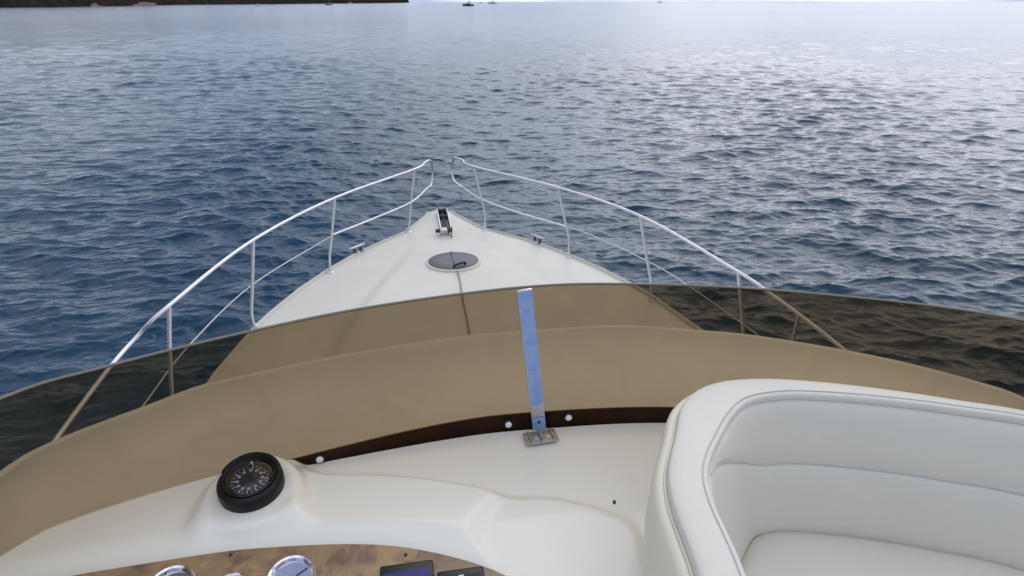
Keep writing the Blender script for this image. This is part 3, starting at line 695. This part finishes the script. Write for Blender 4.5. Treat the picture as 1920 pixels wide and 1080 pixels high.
def gauge(px, py, r, label, ang):
    x, y = loc2(px, py); G = PMx @ Matrix.Translation((x, y, .0065)); o0 = G.translation
    root = tag(empty('gauge', o0), label, 'gauge', 'round gauges in the instrument panel')
    def gp(name, mb, m, **k): return ipart(name, mb, m, root, **k)
    gp('bezel', MB().lathe([(r, 0), (r * 1.0, .006), (r * .97, .012), (r * .90, .016), (r * .82, .014), (r * .77, .006)], G, 64), M['chrome'])
    gp('dial', MB().lathe([(r * .79, .003), (r * .79, .005), (0, .005)], G, 64), M['dial'])
    tk = MB()
    for k in range(25):
        a = math.radians(-120 + 10 * k + 90 - 0); a = math.radians(90 + 120 - 10 * k); l = r * (.13 if k % 4 == 0 else .07)
        c_ = G @ Vector((math.cos(a) * (r * .74 - l / 2), math.sin(a) * (r * .74 - l / 2), .0054)); tk.box(c_, (l, r * .022, .0006), (G.to_3x3() @ Matrix.Rotation(a, 3, 'Z')))
    gp('scale_marks', tk, M['needle'])
    a = math.radians(ang); c_ = G @ Vector((math.cos(a) * r * .3, math.sin(a) * r * .3, .0075)); gp('needle', MB().box(c_, (r * .8, r * .035, .001), G.to_3x3() @ Matrix.Rotation(a, 3, 'Z')), M['needle'])
    gp('hub', MB().lathe([(r * .11, .005), (r * .11, .009), (0, .0095)], G, 20), M['black'])
    gp('glass', MB().lathe([(r * .80, .0105), (r * .80, .0118), (0, .0122)], G, 48), M['glass'])
gauge(549, 1093, .0475, 'largest chrome rimmed gauge with a pale dial, right of the other gauges', 35)
gauge(325, 1112, .0460, 'chrome rimmed gauge farthest left on the brown panel', 120)
gauge(437, 1112, .0300, 'small chrome gauge between the two larger gauges on the panel', 80)
def display(x0, x1, ytop, name, label, lit):
    a = Vector(loc2(x0, ytop)); b_ = Vector(loc2(x1, ytop)); w = (b_ - a).length; hgt = w * .85; cx, cy = (a.x + b_.x) / 2, (a.y + b_.y) / 2 - hgt / 2
    G = PMx @ Matrix.Translation((cx, cy, .0065)); root = tag(empty(name, G.translation), label, 'display', 'black displays in the instrument panel')
    ipart('housing', MB().box(G @ Vector((0, 0, .004)), (w, hgt, .008), G.to_3x3()), M['black'], root, bevel=.004, seg=3)
    if lit: ipart('screen', MB().box(G @ Vector((0, -hgt * .07, .0084)), (w * .86, hgt * .70, .001), G.to_3x3()), M['screen'], root)
    else:
        ipart('screen', MB().box(G @ Vector((0, -hgt * .04, .0084)), (w * .84, hgt * .70, .001), G.to_3x3()), M['dial_black'], root)
        g_ = MB(); q = w * .11
        for ox, oy, ww, hh in ((-q * .4, -q * .1, q * .25, q * 1.2), (0, q * .38, q, q * .26), (-.1 * q, -.08 * q, q * .7, q * .24)):
            g_.box(G @ Vector((ox, hgt * .24 + oy, .0092)), (ww, hh, .0005), G.to_3x3())
        ipart('white_symbol', g_, M['white'], root)
display(714, 812, 1062, 'chart_display', 'black display with a lit blue screen on the brown panel', True)
display(820, 906, 1073, 'autopilot_display', 'black display with a small white symbol, right of the blue screen', False)

# ------------------------------------------------------------------ compass
cpn = compass_n; CM = frame(compass_pos, cpn, Vector((0, 1, 0))) @ Matrix.Diagonal((1, 1, .74, 1))
co = tag(empty('compass', compass_pos), 'round black steering compass on the white console pod', 'compass')
R_ = .067
def cpart(name, mb, m, **k): return ipart(name, mb, m, co, **k)
cpart('housing', MB().lathe([(R_ * .98, -.01), (R_, .004), (R_, .026), (R_ * .975, .036), (R_ * .93, .042), (R_ * .86, .044), (R_ * .80, .040), (R_ * .77, .028), (R_ * .75, .015), (0, .012)], CM, 72), M['rubber'])
cpart('bezel_ring', MB().lathe([(R_ * .80, .040), (R_ * .79, .0445), (R_ * .765, .0455), (R_ * .745, .043), (R_ * .74, .038)], CM, 72, closed=True), M['black'])
cpart('hood', MB().grid([[CM @ Vector((R_ * rr * math.cos(a), R_ * rr * math.sin(a), .042 + zz * math.sin((a - .35) / (math.pi - .7) * math.pi) ** .6)) for a in np.linspace(.35, math.pi - .35, 30)] for rr, zz in ((.98, 0), (.97, .010), (.93, .014), (.86, .012), (.80, .0))]), M['rubber'])
cpart('card', MB().lathe([(R_ * .60, .022), (R_ * .60, .030), (R_ * .55, .031), (R_ * .2, .034), (0, .036)], CM, 48), M['dial_black'])
marks = MB()
for k in range(24):
    a = 2 * math.pi * k / 24; l = .009 if k % 2 == 0 else .004; rr = R_ * .56
    c_ = CM @ Vector((math.cos(a) * (rr - l / 2), math.sin(a) * (rr - l / 2), .0322)); marks.box(c_, (l, .0016 if k % 2 == 0 else .0009, .0008), CM.to_3x3() @ Matrix.Rotation(a, 3, 'Z'))
for k in range(12):
    a = 2 * math.pi * k / 12 + .09; rr = R_ * .37
    for ox, oy, w_, h_ in ((-.002, 0, .0016, .006), (.0016, 0, .0016, .0055), (0, .0025, .0035, .0013)):
        Rr = CM.to_3x3() @ Matrix.Rotation(a - math.pi / 2, 3, 'Z'); c_ = CM @ Vector((math.cos(a) * rr, math.sin(a) * rr, .0338)) + Rr @ Vector((ox, oy, 0)); marks.box(c_, (w_, h_, .0008), Rr)
cpart('card_marks', marks, M['dimwhite'])
cpart('lubber_pin', MB().tube([CM @ Vector((0, R_ * .62, .026)), CM @ Vector((0, R_ * .60, .048)), CM @ Vector((0, R_ * .50, .052))], .0012, 8), M['white'])
cpart('gimbal_arc', MB().tube([CM @ Vector((R_ * .64 * math.cos(a), R_ * .64 * math.sin(a), .036 + .004 * math.sin(a * 2))) for a in np.linspace(.2, 2.94, 30)], .0014, 8), M['darkmetal'])
cpart('dome', MB().lathe([(R_ * .755, .036)] + [(R_ * .755 * math.cos(t), .036 + .030 * math.sin(t)) for t in np.linspace(.08, math.pi / 2 - .001, 14)] + [(0, .066)], CM, 56), M['glass'])

# ------------------------------------------------------------------ bench seat
seat = tag(empty('bench_seat', (1.0, .5, ZF)), 'white vinyl curved lounge seat with cream back beside the helm', 'seat')
seam_px = [(1396, 1080), (1365, 1008), (1340, 953), (1327, 905), (1331, 868), (1346, 832), (1372, 785), (1402, 758), (1450, 747), (1508, 745), (1604, 751), (1720, 763), (1820, 777), (1920, 792)]
HS = .56 * S; sp3 = [at(px, py, HS) for px, py in seam_px]; ZS = EYE - HS
sp3 = [Vector((.33, -.25, ZS)), Vector((.345, .1, ZS)), Vector((.375, .38, ZS))] + sp3 + [Vector((1.22, .69, ZS)), Vector((1.36, .55, ZS)), Vector((1.44, .3, ZS)), Vector((1.46, -.2, ZS))]
NS = 200; sc_ = resample(catmull(sp3, 10), NS); so = outward(sc_)
for _ in range(6): so = [so[0]] + [(so[i - 1] + so[i] * 2 + so[i + 1]).normalized() for i in range(1, NS - 1)] + [so[-1]]
iF = min(range(NS), key=lambda i: (sc_[i] - at(1329, 885, HS)).length)
iC = min(range(NS), key=lambda i: (sc_[i] - at(1450, 747, HS)).length)
iK = min(range(NS), key=lambda i: (sc_[i] - at(1374, 782, HS)).length)
def prof_at(i):
    t = sstep(iF - 2, iC, i); w = 1 - .35 * sstep(iC - 2, iC + 30, i) + .5 * math.exp(-((i - iK) / 7) ** 2)          # the bolster is narrower along the front run
    E = (0, ZS); Fp = (-.028 * t - .004, ZS - .128 * t - .004); G = (-.070, ZS - .275)
    return E, Fp, G, w
def sweep(fn, name, m, lab=None):
    rows = []
    for i in range(NS): rows.append([Vector((sc_[i].x + so[i].x * n, sc_[i].y + so[i].y * n, z)) for n, z in fn(i)])
    o = MB().grid(rows).build(name, m, seat, angle=75)
    if lab: o['label'] = lab
    return o
def bulge(a, b, amt, n=9):                # curve between two profile points swelling toward the sitter and up
    out = []; dx_, dz_ = b[0] - a[0], b[1] - a[1]; L = math.hypot(dx_, dz_) + 1e-9; nx_, nz_ = dz_ / L, -dx_ / L
    if nx_ > 0: nx_, nz_ = -nx_, -nz_
    for k in range(n):
        t = k / (n - 1); s_ = (1 - (2 * t - 1) ** 4) * amt * min(1, L / .05); out.append((a[0] + dx_ * t + nx_ * s_, a[1] + dz_ * t + nz_ * s_))
    return out
def bolster(i):
    E, Fp, G, w = prof_at(i); W = .062 * w; out = [(E[0] + .004, E[1] - .02), (E[0], E[1] - .003)]
    for a in np.linspace(.15, 2.75, 15): out.append((W / 2 - W / 2 * 1.02 * math.copysign(abs(math.cos(a)) ** .75, math.cos(a)), ZS + .012 * math.sin(a) ** .55 - .006 * (1 - math.cos(a)) / 2))
    return out + [(W + .002, ZS - .02), (W - .006, ZS - .035)]
sweep(bolster, 'bolster', M['vinyl'])
sweep(lambda i: [(.01, ZS - .004)] + bulge((.0, ZS - .004), prof_at(i)[1], .006) + [(prof_at(i)[1][0] + .012, prof_at(i)[1][1] + .001)], 'upper_back_panel', M['vinyl'])
sweep(lambda i: [(prof_at(i)[1][0] + .012, prof_at(i)[1][1] - .001)] + bulge((prof_at(i)[1][0], prof_at(i)[1][1] - .001), prof_at(i)[2], .005, 12), 'lower_back_panel', M['vinyl'])
def shellp(i):
    E, Fp, G, w = prof_at(i); W = .062 * w; z = ZS - .012
    return [(W - .004, z - .012), (W + .004, z - .004), (W + .012, z - .004), (W + .020, z - .014), (W + .025, z - .04), (W + .027, z - .10), (W + .022, z - .20), (W + .012, z - .28), (W + .0, z - .32), (W + .0, ZF - z + z - .0)]
sweep(shellp, 'outer_back', M['shell'], 'cream outer back of the lounge seat')
def lineof(fn, i0, i1, r, name, m=None):
    P = []
    for i in range(i0, i1):
        n, z = fn(i); P.append((sc_[i].x + so[i].x * n, sc_[i].y + so[i].y * n, z))
    MB().tube(P, r, 6).build(name, m or M['thread'], seat)
lineof(lambda i: (-.0005, ZS - .003), 0, NS, .0016, 'seam')
lineof(lambda i: (.0085, ZS + .0100), 0, NS, .0013, 'stitching', M['stitch'])
lineof(lambda i: (prof_at(i)[1][0] - .0005, prof_at(i)[1][1]), iF, NS, .0016, 'seam')
lineof(lambda i: (.062 * prof_at(i)[3] + .003, ZS - .014), 0, NS, .002, 'piping', M['shell'])
def build_cushion():
    G = [Vector((sc_[i].x + so[i].x * -.064, sc_[i].y + so[i].y * -.064, 0)) for i in range(NS)]
    cxy = Vector((.92, .1, 0)); rows = []
    zt = ZS - .275 + .012
    for s_, dz in ((1.0, -.15), (1.0, -.022), (.988, -.008), (.965, -.0015), (.93, .002), (.7, .006), (.4, .008), (.02, .008)):
        rows.append([Vector((cxy.x + (p.x - cxy.x) * s_, cxy.y + (p.y - cxy.y) * s_, zt + dz)) for p in G])
    MB().grid(rows).build('seat_cushion', M['vinyl'], seat, angle=70)
    MB().grid([[Vector((p.x, p.y, zt - .149)) for p in G], [Vector((p.x, p.y, ZF)) for p in G]]).build('seat_base', M['gel'], seat)
build_cushion()
